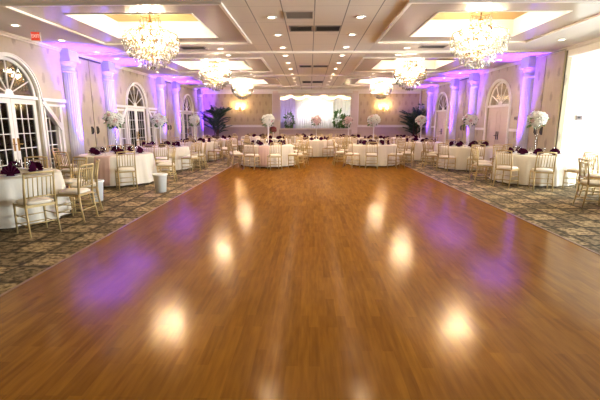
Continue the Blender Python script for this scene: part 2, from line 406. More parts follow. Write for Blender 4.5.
for i, (x0, x1) in enumerate(((XL + .15, AX0 - .50), (AX1 + .50, XR - .15))):
    o = struct(MB().box(x0, x1, YB - .02, YB, 1.42, 3.34).build('wall_panel_%d' % (i + 1), M['gold_paper']))
    b = MB(); rect = (x0, x1, 1.42, 3.34); w = .06
    b.box(x0 - w, x1 + w, YB - .045, YB, 3.34, 3.40); b.box(x0 - w, x1 + w, YB - .045, YB, 1.38, 1.42); b.box(x0 - w, x0, YB - .045, YB, 1.42, 3.34); b.box(x1, x1 + w, YB - .045, YB, 1.42, 3.34)
    struct(b.build('trim_%d' % n_t, M['trim'])); n_t += 1
# chair rails on the side walls, cut around doors and columns
def rail(mb, X, s, y0, y1, z, h=.09, d=.05): mb.box(min(X, X + s * d), max(X, X + s * d), y0, y1, z, z + h)
b = MB()
for y0, y1 in ((YF, 7.75), (14.3, 14.65), (17.95, 18.4), (21.2, 21.5), (24.8, 25.2)): rail(b, XL, 1, y0, y1, 1.30)
struct(b.build('trim_%d' % n_t, M['trim'])); n_t += 1
b = MB()
for y0, y1 in ((13.65, 14.42), (16.48, 17.3), (20.2, 20.9), (23.0, 23.7), (24.4, 25.9)): rail(b, XR, -1, y0, y1, 1.28)
struct(b.build('trim_%d' % n_t, M['trim'])); n_t += 1
b = MB()
for y0, y1 in ((YF, 7.8), (11.1, 12.1), (13.6, 14.6), (18.0, 19.2), (20.5, 21.5)): rail(b, XL, 1, y0, y1, 0, .14, .025)
struct(b.build('baseboard_left', M['trim']))
b = MB()
for y0, y1 in ((13, 14.4), (16.5, 18), (19.5, 20.9), (23, 25.9)): rail(b, XR, -1, y0, y1, 0, .14, .025)
struct(b.build('baseboard_right', M['trim']))

# ------------------------------------------------------------------ arched doors
def arc_band(mb, X, d, c, r0, r1, z0, n=24):
    vs = []; fs = []
    for i in range(n + 1):
        t = pi * i / n
        for x in (X, X + d):
            for r in (r0, r1): vs.append((x, c + r * cos(t), z0 + r * sin(t)))
    for i in range(n):
        a = i * 4; e = a + 4
        fs += [(a, a + 1, e + 1, e), (a + 2, e + 2, e + 3, a + 3), (a, e, e + 2, a + 2), (a + 1, a + 3, e + 3, e + 1)]
    mb.add(vs, fs, False)
def half_disc(mb, x, c, r, z0, n=24):
    vs = [(x, c, z0)] + [(x, c + r * cos(pi * i / n), z0 + r * sin(pi * i / n)) for i in range(n + 1)]
    mb.add(vs, [(0, i + 1, i + 2) for i in range(n)], False)
def fanlight(num, X, s, c):
    """half round window with radiating bars, in the plane x = X, room on side s"""
    w = empty('window_%d' % num, (X, c, SPR)); struct(w)
    def rel(mb, name, mat): 
        o = mb.build(name, mat, w); o.location = (-X, -c, -SPR); return recalc(o)
    b = MB(); arc_band(b, X - s * .10, s * .06, c, AW - .07, AW, SPR)
    b.box(X - .05 - s * .05, X + .05 - s * .05, c - AW, c + AW, SPR - .02, SPR + .06); rel(b, 'window_frame', M['trim'])
    b = MB()
    for k in range(1, 6):
        t = pi * k / 6
        b.tube([(X - s * .07, c + .12 * cos(t), SPR + .06 + .12 * sin(t)), (X - s * .07, c + (AW - .04) * cos(t), SPR + (AW - .04) * sin(t))], .016, 5)
    arc_band(b, X - s * .09, s * .04, c, .02, .14, SPR + .05, 10); rel(b, 'muntin', M['trim'])
    b = MB(); half_disc(b, X - s * .075, c, AW - .05, SPR); rel(b, 'pane', M['glass'])
    # casing on the wall face
    b = MB(); arc_band(b, X, s * .05, c, AW, AW + .085, SPR); arc_band(b, X + s * .05, s * .02, c, AW + .055, AW + .085, SPR)
    b.box(*sorted((X, X + s * .05)), c - AW - .085, c - AW, 0, SPR); b.box(*sorted((X, X + s * .05)), c + AW, c + AW + .085, 0, SPR); rel(b, 'casing', M['trim'])
    return w
def glazed_leaf(par, X, y0, y1, z0, z1, cols, rows, st, mat):
    b = MB(); d0, d1 = X - .03, X + .03
    b.box(d0, d1, y0, y0 + st, z0, z1); b.box(d0, d1, y1 - st, y1, z0, z1); b.box(d0, d1, y0 + st, y1 - st, z1 - st, z1); b.box(d0, d1, y0 + st, y1 - st, z0, z0 + .24)
    w = (y1 - y0 - 2 * st) / cols
    for k in range(1, cols): b.box(X - .015, X + .015, y0 + st + k * w - .009, y0 + st + k * w + .009, z0 + .24, z1 - st)
    h = (z1 - z0 - .24 - st) / rows
    for k in range(1, rows): b.box(X - .015, X + .015, y0 + st, y1 - st, z0 + .24 + k * h - .009, z0 + .24 + k * h + .009)
    lf = b.build('door_leaf', mat, par)
    g = MB(); g.box(X - .004, X + .004, y0 + st - .01, y1 - st + .01, z0 + .23, z1 - st + .01); g.build('pane', M['glass'], lf)
    return lf
for i, c in enumerate(ARCH_L):
    fanlight(i + 1, XL, 1, c)
    d = empty('door_%d' % (i + 1), (0, 0, 0)); struct(d)
    X = XL - .08
    for s in (-1, 1):
        y0, y1 = (c - AW + .02, c - .006) if s < 0 else (c + .006, c + AW - .02)
        lf = glazed_leaf(d, X, y0, y1, .02, SPR - .03, 3, 5, .11, M['trim'])
        yy = c + s * .07
        h = MB(); h.box(X + .03, X + .042, yy - .03, yy + .03, .92, 1.22); h.tube([(X + .04, yy, 1.08), (X + .09, yy, 1.08), (X + .09, yy + s * .11, 1.08)], .011, 6)
        h.build('handle', M['brass'], lf)
        sl = side_light(c, s); b = MB()
        ya, yb = sl[0][0], sl[1][0]; xx = XL - .06
        def bar(p, q, w=.045, x0=XL - .10, x1=XL + .03):
            (u0, z0), (u1, z1) = p, q; v = Vector((u1 - u0, z1 - z0)).normalized(); nrm = Vector((-v.y, v.x)) * w / 2
            vs = [(x, u + e * nrm.x, z + e * nrm.y) for x in (x0, x1) for (u, z) in ((u0, z0), (u1, z1)) for e in (-1, 1)]
            b.add(vs, [(0, 1, 3, 2), (4, 6, 7, 5), (0, 2, 6, 4), (1, 5, 7, 3), (0, 4, 5, 1), (2, 3, 7, 6)], False)
        for k in range(4): bar(sl[k], sl[(k + 1) % 4], .06)
        bar((c + s * 1.02, 2.13), (c + s * 1.72, 1.42), .13, XL - .02, XL + .06)          # raking board over the sidelight
        ym = (ya + yb) / 2; bar((ym, .25), (ym, 1.76), .026, XL - .08, XL - .04)
        for z in (.62, .99, 1.36): bar((ya, z), (yb, z), .026, XL - .08, XL - .04)
        bar((ya, 1.70), (ym + s * .08, 1.70), .026, XL - .08, XL - .04)
        sf = recalc(b.build('sidelight_frame', M['trim'], d))
        g = MB(); g.add([(xx, u, z) for u, z in sl], [(0, 1, 2, 3)], False); g.build('pane', M['glass'], sf)
    b = MB()
    for s in (-1, 1):                                                        # entablature carried out to the columns
        b.box(XL, XL + .07, *sorted((c + s * (AW + .10), c + s * 2.0)), SPR - .04, SPR + .04); b.box(XL, XL + .04, *sorted((c + s * (AW + .10), c + s * 1.98)), SPR - .16, SPR - .10)
        b.box(XL, XL + .045, *sorted((c + s * 1.70, c + s * 1.80)), 0, SPR - .1)
    b.build('door_surround', M['trim'], d)
for i, c in enumerate(ARCH_R):
    w = fanlight(i + 4, XR, -1, c)
    d = empty('door_%d' % (i + 4), (0, 0, 0)); struct(d)
    X = XR + .07
    for s in (-1, 1):
        y0, y1 = (c - AW + .02, c - .006) if s < 0 else (c + .006, c + AW - .02)
        b = MB(); b.box(X - .02, X + .03, y0, y1, .02, SPR - .03)
        for z0, z1 in ((.15, .95), (1.10, 2.0)):
            rc = (y0 + .13, y1 - .13)
            b.box(X - .032, X - .02, rc[0], rc[1], z0, z0 + .03); b.box(X - .032, X - .02, rc[0], rc[1], z1 - .03, z1); b.box(X - .032, X - .02, rc[0], rc[0] + .03, z0, z1); b.box(X - .032, X - .02, rc[1] - .03, rc[1], z0, z1)
        lf = b.build('door_leaf', M['pinkdoor'], d)
        h = MB(); h.box(X - .035, X - .02, c + s * .07 - .025, c + s * .07 + .025, .95, 1.25); h.tube([(X - .03, c + s * .07, 1.1), (X - .08, c + s * .07, 1.1), (X - .08, c + s * .16, 1.1)], .011, 6); h.build('handle', M['dark_metal'], lf)
# folding wall storage doors, papered like the walls
def pocket(num, X, s, y0, ym, y1, top=3.46, nudge=0):
    d = empty('door_%d' % num, (0, 0, 0)); struct(d)
    b = MB(); b.box(*sorted((X, X + s * .05)), y0 - .02, y1 + .02, top + .02, top + .06); b.box(*sorted((X, X + s * .012)), y0 - .02, y1 + .02, 0, top + .02); b.build('door_frame', M['dark_metal'], d)
    for ya, yb, hy in ((y0, ym - .02, ym - .16), (ym + .02, y1, ym + .16)):
        lf = MB().box(*sorted((X + s * .012, X + s * .06)), ya, yb, .02, top).build('door_leaf', M['door_paper'], d)
        h = MB(); h.box(*sorted((X + s * .06, X + s * .075)), hy - .05, hy + .05, 1.22, 1.46); h.tube([(X + s * .07, hy, 1.25), (X + s * .11, hy, 1.28), (X + s * .11, hy, 1.40), (X + s * .07, hy, 1.43)], .014, 6); h.build('handle', M['dark_metal'], lf)
pocket(6, XL, 1, 12.06, 12.85, 13.62); pocket(7, XL, 1, 19.15, 19.75, 20.45)
pocket(8, XR, -1, 11.64, 12.50, 13.06, 3.52); pocket(9, XR, -1, 17.95, 18.65, 19.5)
# half columns
def column(X, s, y):
    c = empty('column', (X, y, 0)); struct(c)
    R = .235; b = MB(); n = 36; rings = []
    for z in (.30, 1.6, 2.98):
        rr = R * (1 - .06 * z / 3); rings.append([(s * (.02 + (rr - (.008 if (k % 3 == 1) else 0)) * sin(pi * k / n)), (rr - (.008 if (k % 3 == 1) else 0)) * cos(pi * k / n), z) for k in range(n + 1)])
    vs = [p for r in rings for p in r]; m = n + 1
    b.add(vs, [(i * m + k, i * m + k + 1, (i + 1) * m + k + 1, (i + 1) * m + k) for i in range(2) for k in range(n)], False); recalc(b.build('shaft', M['column'], c))
    b = MB(); a0, a1 = (-pi / 2, pi / 2) if s > 0 else (pi / 2, 3 * pi / 2)
    b.lathe([(.218, 2.96), (.245, 2.98), (.245, 3.02), (.222, 3.04), (.222, 3.12), (.235, 3.14), (.265, 3.22), (.27, 3.26)], 20, (0, 0, 0), a0, a1); b.box(*sorted((0, s * .285)), -.275, .275, 3.26, 3.34); b.box(*sorted((0, s * .25)), -.24, .24, 3.34, HC); recalc(b.build('capital', M['column'], c))
    b = MB(); b.box(*sorted((0, s * .36)), -.32, .32, 0, .14); b.lathe([(.30, .14), (.30, .20), (.25, .24), (.27, .27), (.235, .31)], 20, (0, 0, 0), a0, a1); recalc(b.build('column_base', M['column'], c))
COLS_L = [11.74, 13.97, 18.75, 20.85, 25.4]; COLS_R = [13.33, 17.6, 19.85, 23.75]
for y in COLS_L: column(XL, 1, y)
for y in COLS_R: column(XR, -1, y)

# ------------------------------------------------------------------ daylit side room and its windows
b = MB(); b.box(XR, 12.4, OY1 + .02, OY1 + .2, 0, HC + .1); struct(b.build('wall_annex_far', M['annex_wall']))
b = MB(); b.box(XR, 12.4, OY0 - .2, OY0 - .02, 0, HC + .1); struct(b.build('wall_annex_near', M['annex_wall']))
WY = [(3.1, 5.6), (5.9, 8.4), (8.7, 11.0)]; WZ0, WZ1 = .35, 3.1
wall_panel('wall_annex_side', M['annex_wall'], [(OY0 - .2, 0), (OY1 + .2, 0), (OY1 + .2, HC), (OY0 - .2, HC)], [[(a, WZ0), (e, WZ0), (e, WZ1), (a, WZ1)] for a, e in WY], 12.2, .2, -1)
b = MB(); b.box(XR + .12, 12.4, OY0 - .2, OY1 + .2, OH, OH + .1); b.box(XR + .005, XR + .115, OY0 + .002, OY1 - .002, OH, HC - .022); struct(b.build('ceiling_annex', M['recess']))
for i, (a, e) in enumerate(WY):
    w = empty('window_%d' % (6 + i), (12.28, (a + e) / 2, WZ0)); struct(w)
    b = MB(); hw = (e - a) / 2; hh = WZ1 - WZ0
    b.box(-.04, .04, -hw, -hw + .07, 0, hh); b.box(-.04, .04, hw - .07, hw, 0, hh); b.box(-.04, .04, -.035, .035, 0, hh); b.box(-.04, .04, -hw, hw, 0, .07); b.box(-.04, .04, -hw, hw, hh - .07, hh)
    b.build('window_frame', M['trim'], w)
    MB().box(-.005, .005, -hw + .05, hw - .05, .05, hh - .05).build('pane', M['clear'], w)
    l = bpy.data.lights.new('window_portal', 'AREA'); l.shape = 'RECTANGLE'; l.size = hh; l.size_y = e - a; l.energy = 1; l.cycles.is_portal = True
    lo = bpy.data.objects.new('window_portal', l); lo.location = (12.36, (a + e) / 2, (WZ0 + WZ1) / 2); lo.rotation_euler = (0, pi / 2, 0); COL.objects.link(lo)
# back alcove room
AYB = 29.4
b = MB(); b.box(AX0 - .7, AX0 - .6, YB + .2, AYB, 0, 3.6); b.box(AX1 + .6, AX1 + .7, YB + .2, AYB, 0, 3.6); b.box(AX0 - .7, AX1 + .7, AYB, AYB + .1, 0, 3.6); b.box(AX0 - .7, AX1 + .7, YB + .2, AYB + .1, 3.5, 3.6)
struct(b.build('wall_alcove', M['annex_wall']))
struct(MB().box(AX0 - .7, AX1 + .7, YB + .1, AYB, .5, .6).build('floor_alcove', M['carpet']))

# ------------------------------------------------------------------ seats and tables
def chair_meshes():
    W = .195; g = {}
    def post(sx):
        return [(sx * (W + .005), -.245, 0), (sx * W, -.205, .24), (sx * W, -.19, .46), (sx * W, -.205, .68), (sx * (W - .005), -.25, .915)]
    def leg(sx, rear):
        b = MB()
        if rear: b.tube(post(sx)[:3], [.013, .016, .018], 6)
        else: b.tube([(sx * (W + .004), .20, 0), (sx * W, .19, .44)], [.012, .018], 6)
        return b
    for k, (sx, rear) in enumerate(((-1, 0), (1, 0), (-1, 1), (1, 1))): g['leg%d' % k] = leg(sx, rear)
    b = MB(); b.box(-W - .012, W + .012, -.205, .21, .42, .455); g['seat'] = b
    b = MB()
    pr = [(.0, 0), (.19, 0), (.205, .012), (.205, .03), (.185, .048), (.0001, .056)]
    n = 20; vs = []; fs = []
    for r, z in pr:
        for j in range(n):
            t = 2 * pi * j / n; cx, cy = cos(t), sin(t); q = (abs(cx) ** 4 + abs(cy) ** 4) ** -.25
            vs.append((max(r, 1e-4) * q * cx, max(r, 1e-4) * q * cy + .003, .455 + z))
    for i in range(len(pr) - 1):
        for j in range(n): fs.append((i * n + j, i * n + (j + 1) % n, (i + 1) * n + (j + 1) % n, (i + 1) * n + j))
    b.add(vs, fs); g['cushion'] = b
    b = MB()
    for z in (.14, .25): b.tube([(-W, .195, z), (W, .195, z)], .009, 5)
    b.tube([(-W, -.21, .19), (W, -.21, .19)], .009, 5)
    for sx in (-1, 1):
        for z in (.16, .28): b.tube([(sx * W, .195, z), (sx * W, -.21, z)], .009, 5)
    g['stretcher'] = b
    b = MB()
    for sx in (-1, 1): b.tube(post(sx)[2:], [.018, .016, .014], 6)
    def crest(z, y, bow, r):
        return [(W * t, y - bow * (1 - t * t), z + .012 * (1 - t * t)) for t in (-1, -.6, -.2, .2, .6, 1)], r
    for z, y, bow, r in ((.905, -.248, .028, .017), (.845, -.236, .026, .010), (.56, -.196, .012, .011)):
        p, r = crest(z, y, bow, r); b.tube(p, r, 6)
    g['backrest'] = b
    sp = []
    for k in range(6):
        t = -.75 + 1.5 * k / 5; x = W * t
        s_ = MB().tube([(x, -.196 - .012 * (1 - t * t), .565), (x, -.236 - .026 * (1 - t * t), .85)], .008, 5); sp.append(s_)
    g['spindles'] = sp
    return g
CG = chair_meshes()
def merged(*parts):
    b = MB()
    for p in parts: b.add(p.v, p.f)
    return b
CM = {k: v.mesh('chair_' + k, M['cushion'] if k == 'cushion' else M['gold']) for k, v in CG.items() if k != 'spindles'}
CM['spindle'] = [s.mesh('chair_spindle', M['gold']) for s in CG['spindles']]
CM['back_all'] = merged(CG['backrest'], *CG['spindles']).mesh('chair_back', M['gold'])
CM['frame_all'] = merged(CG['leg0'], CG['leg1'], CG['leg2'], CG['leg3'], CG['stretcher'], CG['seat']).mesh('chair_frame', M['gold'])
def make_chair(detail):
    t = empty('chiavari_chair')
    if detail == 2:
        for k in range(4): inst(CM['leg%d' % k], 'leg', t)
        inst(CM['seat'], 'seat', t); inst(CM['cushion'], 'seat_cushion', t); inst(CM['stretcher'], 'stretcher', t)
        bk = inst(CM['backrest'], 'backrest', t)
        for s in CM['spindle']: inst(s, 'spindle', bk)
    elif detail == 1:
        for k in range(4): inst(CM['leg%d' % k], 'leg', t)
        inst(CM['seat'], 'seat', t); inst(CM['cushion'], 'seat_cushion', t); inst(CM['stretcher'], 'stretcher', t); inst(CM['back_all'], 'backrest', t)
    else:
        inst(CM['frame_all'], 'chair_frame', t); inst(CM['cushion'], 'seat_cushion', t); inst(CM['back_all'], 'backrest', t)
    return t
PROTO = {}
def get_chair(detail):
    if detail not in PROTO: PROTO[detail] = make_chair(detail); return PROTO[detail]
    return copy_tree(PROTO[detail])

def cloth_mesh(R, H, seed):
    rnd = random.Random(seed); b = MB(); n = 144; k = rnd.randint(17, 21); ph = rnd.random() * 6
    rows = [(.0001, H, 0), (R * .5, H, 0), (R - .02, H, 0), (R + .004, H - .006, 0), (R + .012, H - .03, .006), (R + .022, H * .75, .5), (R + .045, H * .45, .85), (R + .07, H * .2, 1), (R + .085, .045, 1.1)]
    vs = []
    for r, z, a in rows:
        for j in range(n):
            t = 2 * pi * j / n
            w = sin(k * t + ph + .5 * sin(3 * t + ph)) + .35 * sin(2 * k * t + 1.3 * ph)
            vs.append(((r + .030 * a * w) * cos(t), (r + .030 * a * w) * sin(t), z))
    fs = [(i * n + j, i * n + (j + 1) % n, (i + 1) * n + (j + 1) % n, (i + 1) * n + j) for i in range(len(rows) - 1) for j in range(n)]
    return b.add(vs, fs).mesh('tablecloth', M['cloth'])
RT, HT = .90, .765
CLOTHS = [cloth_mesh(RT, HT, s) for s in (1, 2, 3)]
TOPM = MB().lathe([(.0001, .725), (RT - .03, .725), (RT - .03, .755), (.0001, .755)], 40, caps=False).mesh('tabletop', M['board'])
b = MB(); b.lathe([(.30, 0), (.30, .03), (.05, .06), (.045, .70), (.22, .725)], 20); PEDM = b.mesh('table_pedestal', M['dark_metal'])

# pleated fan napkin
def napkin_mesh():
    b = MB(); k = 14; vs = []; fs = []
    for side in (0, 1):
        for i in range(k + 1):
            t = radians(8 + 164 * i / k); z = (.014 if i % 2 else -.014) + side * .008
            for r in (.018, .075, .125): vs.append((r * cos(t), z * (.4 + r * 6), .012 + r * 1.12 * sin(t)))
    m = (k + 1) * 3
    for i in range(k):
        for q in range(2):
            a = i * 3 + q; fs += [(a, a + 3, a + 4, a + 1), (m + a, m + a + 1, m + a + 4, m + a + 3)]
        fs.append((i * 3 + 2, i * 3 + 5, m + i * 3 + 5, m + i * 3 + 2))
    b.add(vs, fs, False); b.lathe([(.0001, 0), (.055, 0), (.045, .018), (.02, .03), (.0001, .034)], 10, caps=False)
    return b.mesh('napkin', M['plum'])
NAPK = napkin_mesh()
PLATE = MB().lathe([(.0001, .004), (.07, .004), (.075, 0), (.08, .004), (.135, .016), (.138, .019), (.08, .011), (.0001, .011)], 28, caps=False).mesh('plate', M['plate'])
b = MB(); b.lathe([(.0001, 0), (.034, 0), (.034, .004), (.006, .012), (.005, .075), (.012, .085), (.034, .115), (.038, .15), (.033, .19)], 14, caps=False); GOB = b.mesh('goblet', M['clear'])

def blossoms(R, n, mats, seed, br=.055, drop=0):
    rnd = random.Random(seed); b = MB()
    for i in range(n):
        z = 1 - 2 * (i + .5) / n; a = i * 2.39996; r = sqrt(max(0, 1 - z * z)); rr = R * rnd.uniform(.80, 1.14)
        c = Vector((r * cos(a), r * sin(a), z * .88)) * rr; b.cur = 0 if rnd.random() > .16 or mats < 2 else 1
        q = br * rnd.uniform(.8, 1.25)
        # a blossom: five cupped petals round a core
        d = c.normalized(); u = d.orthogonal().normalized(); w = d.cross(u)
        b.ball(c, q * .6, 6, 4)
        for p in range(5):
            t = 2 * pi * p / 5 + a; e = u * cos(t) + w * sin(t); o = e.cross(d)
            pts = [c - d * q * .1 + e * q * .2 - o * q * .35, c - d * q * .1 + e * q * .2 + o * q * .35, c + d * q * .25 + e * q * .95 + o * q * .42, c + d * q * .25 + e * q * .95 - o * q * .42, c + d * q * .55 + e * q * .75]
            b.add(pts, [(0, 1, 2, 4), (0, 4, 3), (2, 3, 4)])
    return b
def leaves(R, n, seed, L0=.16, zlo=-1, zhi=.4):
    rnd = random.Random(seed); b = MB()
    for i in range(n):
        z = rnd.uniform(zlo, zhi); a = rnd.random() * 6.283; r = sqrt(max(0, 1 - z * z)); d = Vector((r * cos(a), r * sin(a), z))
        c = d * R * .85; e = (d + Vector((rnd.uniform(-.6, .6), rnd.uniform(-.6, .6), rnd.uniform(-.7, .2)))).normalized(); o = e.orthogonal().normalized(); ll = L0 * rnd.uniform(.7, 1.3)
        b.add([c, c + e * ll * .5 + o * ll * .22, c + e * ll, c + e * ll * .5 - o * ll * .22, c + e * ll * .5 + o.cross(e) * ll * .05], [(0, 1, 4), (1, 2, 4), (2, 3, 4), (3, 0, 4)])
    return b
FLW = blossoms(.20, 46, 2, 3, .062).mesh('flower_ball', [M['petal'], M['petal2']])
FLB = blossoms(.20, 46, 2, 5, .062).mesh('flower_ball', [M['petal2'], M['petal']])
FLD = blossoms(.15, 46, 1, 7).mesh('flower_ball', [M['petal_dark']])
FLL = leaves(.19, 34, 4, .14, -1, .3).mesh('leaves', M['leaf'])
b = MB(); b.lathe([(.0001, 0), (.11, 0), (.105, .012), (.03, .035), (.018, .09), (.016, .40), (.022, .60), (.05, .70), (.085, .76), (.078, .76), (.04, .69)], 18, caps=False)
VASE = b.mesh('vase', M['plate'])
VASEC = b.mesh('vase', m_glass('frosted_vase', (.86, .85, .84), 1.8))

TABLES = [
 # short name, x, y, chair angles (degrees, 0 = +x), flower kind, full label
 ('first french-door table', -5.15, 6.42, [-83, (-35, 1.40), (2, 1.24), (36, 1.26), 68, 102, 137, 172], None, 'round ivory-cloth table closest to the camera, first along the french doors'),
 ('second french-door table', -5.15, 10.6, [-116, -57, 8, 45, 80, 118, 152, -170], 'w', 'round ivory-cloth table with a blush runner, second along the french doors'),
 ('third french-door table', -5.10, 13.7, [-110, -68, -28, 10, 48, 90, 140, 180], 'w', 'round ivory-cloth table, third along the french doors, with tall white flowers'),
 ('fourth french-door table', -4.85, 17.0, [-120, -80, -40, 0, 40, 85, 140, 180], 'w', 'round ivory-cloth table, fourth along the french doors, with tall white flowers'),
 ('fifth french-door table', -4.65, 20.5, [-125, -85, -45, -5, 35, 80, 130, 175], None, 'round ivory-cloth table, fifth along the french doors, in front of the palm'),
 ('first blush-door table', 6.65, 7.45, [172, 199, 112, 225, 80], None, 'round table cut off by the photo edge, first on the blush-door side'),
 ('second blush-door table', 6.00, 10.9, [176, -144, (-110, 1.34), -70, 140, 100], 'w', 'round ivory-cloth table, second on the blush-door side, beside the daylit opening'),
 ('third blush-door table', 5.50, 14.15, [178, -140, -100, -58, 135, 95, 50, 0], 'w', 'round ivory-cloth table, third on the blush-door side, before the lit fanlight'),
 ('fourth blush-door table', 4.75, 17.5, [185, -135, -95, -55, -15, 140, 95, 50], 'w', 'round ivory-cloth table, fourth on the blush-door side, past the wooden floor corner'),
 ('fifth blush-door table', 5.25, 21.8, [180, -140, -100, -60, -20, 140, 95, 50], None, 'round ivory-cloth table, fifth on the blush-door side, near the palm'),
 ('first dance-floor table', -1.55, 15.0, [-150, -112, -75, -30, 10, 45, 90, 135, 180], 'w', 'round table with a blush runner, first on the wooden dance floor'),
 ('second dance-floor table', 2.40, 15.4, [-170, -130, -98, -62, -28, 10, 50, 90, 135], 'w', 'round table, second on the wooden dance floor, nearer the blush doors'),
 ('third dance-floor table', 0.30, 19.3, [-150, -112, -68, -30, 10, 45, 90, 135, 180], 'b', 'round table, third on the dance floor, centred before the alcove'),
 ('first back-row table', -1.85, 20.4, [-140, -100, -60, -20, 20, 60, 110, 160], 'd', 'round table with a low burgundy bouquet, first of the back row'),
 ('second back-row table', 2.10, 22.3, [-140, -100, -60, -20, 20, 60, 110, 160], 'b', 'round table close to the alcove with tall blush flowers, second of the back row'),
 ('third back-row table', -0.20, 23.6, [-140, -100, -60, -20, 20, 60, 110, 160], None, 'round table right under the alcove sill, third of the back row'),
 ('fourth back-row table', -3.10, 23.6, [-140, -100, -60, -20, 20, 60, 110, 160], None, 'round table below the french-door side gold panel, fourth of the back row'),
 ('fifth back-row table', 3.35, 20.4, [-140, -100, -60, -20, 20, 60, 110, 160], None, 'round table behind the second dance-floor table, fifth of the back row'),
]
FLOWER_LABEL = {'w': 'tall vase topped with a ball of white flowers on the %s', 'b': 'tall vase topped with a ball of blush flowers on the %s', 'd': 'low vase with a burgundy bouquet on the %s'}
def onscreen(pts, m=2):
    q = [px(p) for p in pts]; return min(a for a, _ in q) < 600 + m and max(a for a, _ in q) > -m and min(e for _, e in q) < 400 and max(e for _, e in q) > 0
def ranked(items, tx, ty):
    """items: (x, y, payload) round a table -> (payload, 'near side' or 'far side', ordinal counted from the french-door wall)"""
    out = []
    dist = tx * tx + ty * ty
    groups = {'near': [], 'far': []}
    for it in items: groups['near' if it[0] ** 2 + it[1] ** 2 < dist else 'far'].append(it)
    for k, g in groups.items():
        g.sort(key=lambda it: px((it[0], it[1], .6))[0])
        for i, it in enumerate(g): out.append((it, k + ' side', ORD[i]))
    return out
TAKEN = [Vector((-4.42, 8.05)), Vector((-3.48, 9.15))]
def seat_free(q, ti):
    if q.x > XR - .30 or q.x < XL + .30: return False
    if any(abs(q.y - y) < .62 and q.x < XL + .68 for y in COLS_L) or any(abs(q.y - y) < .62 and q.x > XR - .68 for y in COLS_R): return False
    if any((q - Vector((t[1], t[2]))).length < 1.32 for k, t in enumerate(TABLES) if k != ti): return False
    return all((q - e).length > (.56 if k > 1 else .46) for k, e in enumerate(TAKEN))
for ti, (nm, tx, ty, angs, flower, lab) in enumerate(TABLES):
    dist = sqrt(tx * tx + ty * ty)
    t = tag(empty('banquet_table', (tx, ty, 0)), lab, 'table', 'round banquet tables')
    inst(CLOTHS[ti % 3], 'tablecloth', t).rotation_euler = (0, 0, ti * 1.1); inst(TOPM, 'tabletop', t); inst(PEDM, 'pedestal', t)
    seats = []
    rnd = random.Random(ti + 40)
    for a in angs:
        fixed = a[1] if isinstance(a, tuple) else None; a = a[0] if fixed else a
        a = radians(a + (rnd.uniform(-4, 4) if ti not in (0, 1, 5, 6) else 0)); d = fixed or RT + rnd.uniform(.345, .41)
        q = Vector((tx + d * cos(a), ty + d * sin(a)))
        if not seat_free(q, ti): continue
        TAKEN.append(q)
        seats.append((tx + d * cos(a), ty + d * sin(a), a))
    detail = 2 if ty < 12.5 else (1 if ty < 17.2 else 0)
    vis = [s for s in seats if onscreen([(s[0] + dx, s[1], z) for dx in (-.2, .2) for z in (0, .9)], 0)]
    for (x, y, a), side, o in ranked(vis, tx, ty):
        c = get_chair(detail); c.location = (x, y, 0 if FX0 < x < FX1 and y < FY1 else -.004); c.rotation_euler = (0, 0, a + pi / 2 + rnd.uniform(-.08, .08))
        tag(c, 'gold chair with ivory cushion, %s of %s, %s from french doors' % (side, nm, o), 'chair', 'gold chairs around the banquet tables')
    nset = len(angs); ph = rnd.random()
    sp = []
    for a in angs:
        a = radians(a[0] if isinstance(a, tuple) else a); sp.append((tx + .60 * cos(a), ty + .60 * sin(a), a))
    sv = [s for s in sp if onscreen([(s[0], s[1], .8)], 4)]
    for (x, y, a), side, o in ranked(sv, tx, ty):
        z = HT
        if ty < 15.6:
            p = bpy.data.objects.new('plate', PLATE); COL.objects.link(p); p.location = (x, y, z)
            tag(p, 'white plate on the %s, %s, %s from the french doors' % (nm, side, o), 'plate', 'plates on the banquet tables'); z += .012
            gl = bpy.data.objects.new('goblet', GOB); COL.objects.link(gl); gl.location = (x - .13 * sin(a) - .15 * cos(a), y + .13 * cos(a) - .15 * sin(a), HT)
            tag(gl, 'clear goblet on the %s, %s, %s from the french doors' % (nm, side, o), 'glass', 'goblets on the banquet tables')
        q = bpy.data.objects.new('napkin', NAPK); COL.objects.link(q); q.location = (x, y, z); q.rotation_euler = (0, 0, a + pi / 2 + rnd.uniform(-.5, .5)); s_ = rnd.uniform(.9, 1.15); q.scale = (s_, s_, s_)
        tag(q, 'plum fan napkin on the %s, %s, %s from french doors' % (nm, side, o), 'napkin', 'plum napkins on the banquet tables')
    if flower:
        f = tag(empty('flower_centerpiece', (tx, ty, HT)), FLOWER_LABEL[flower] % nm, 'flowers', 'flower centerpieces')
        if flower == 'd':
            v = inst(VASE, 'vase', f); v.scale = (.9, .9, .50); e = inst(FLD, 'flower_ball', f, (0, 0, .47)); inst(FLL, 'leaves', f, (0, 0, .45)).scale = (.8, .8, .8)
        else:
            inst(VASEC if ty < 13 else VASE, 'vase', f); e = inst(FLW if flower == 'w' else FLB, 'flower_ball', f, (0, 0, .92)); inst(FLL, 'leaves', f, (0, 0, .90)); e.rotation_euler = (0, 0, ti * .9)

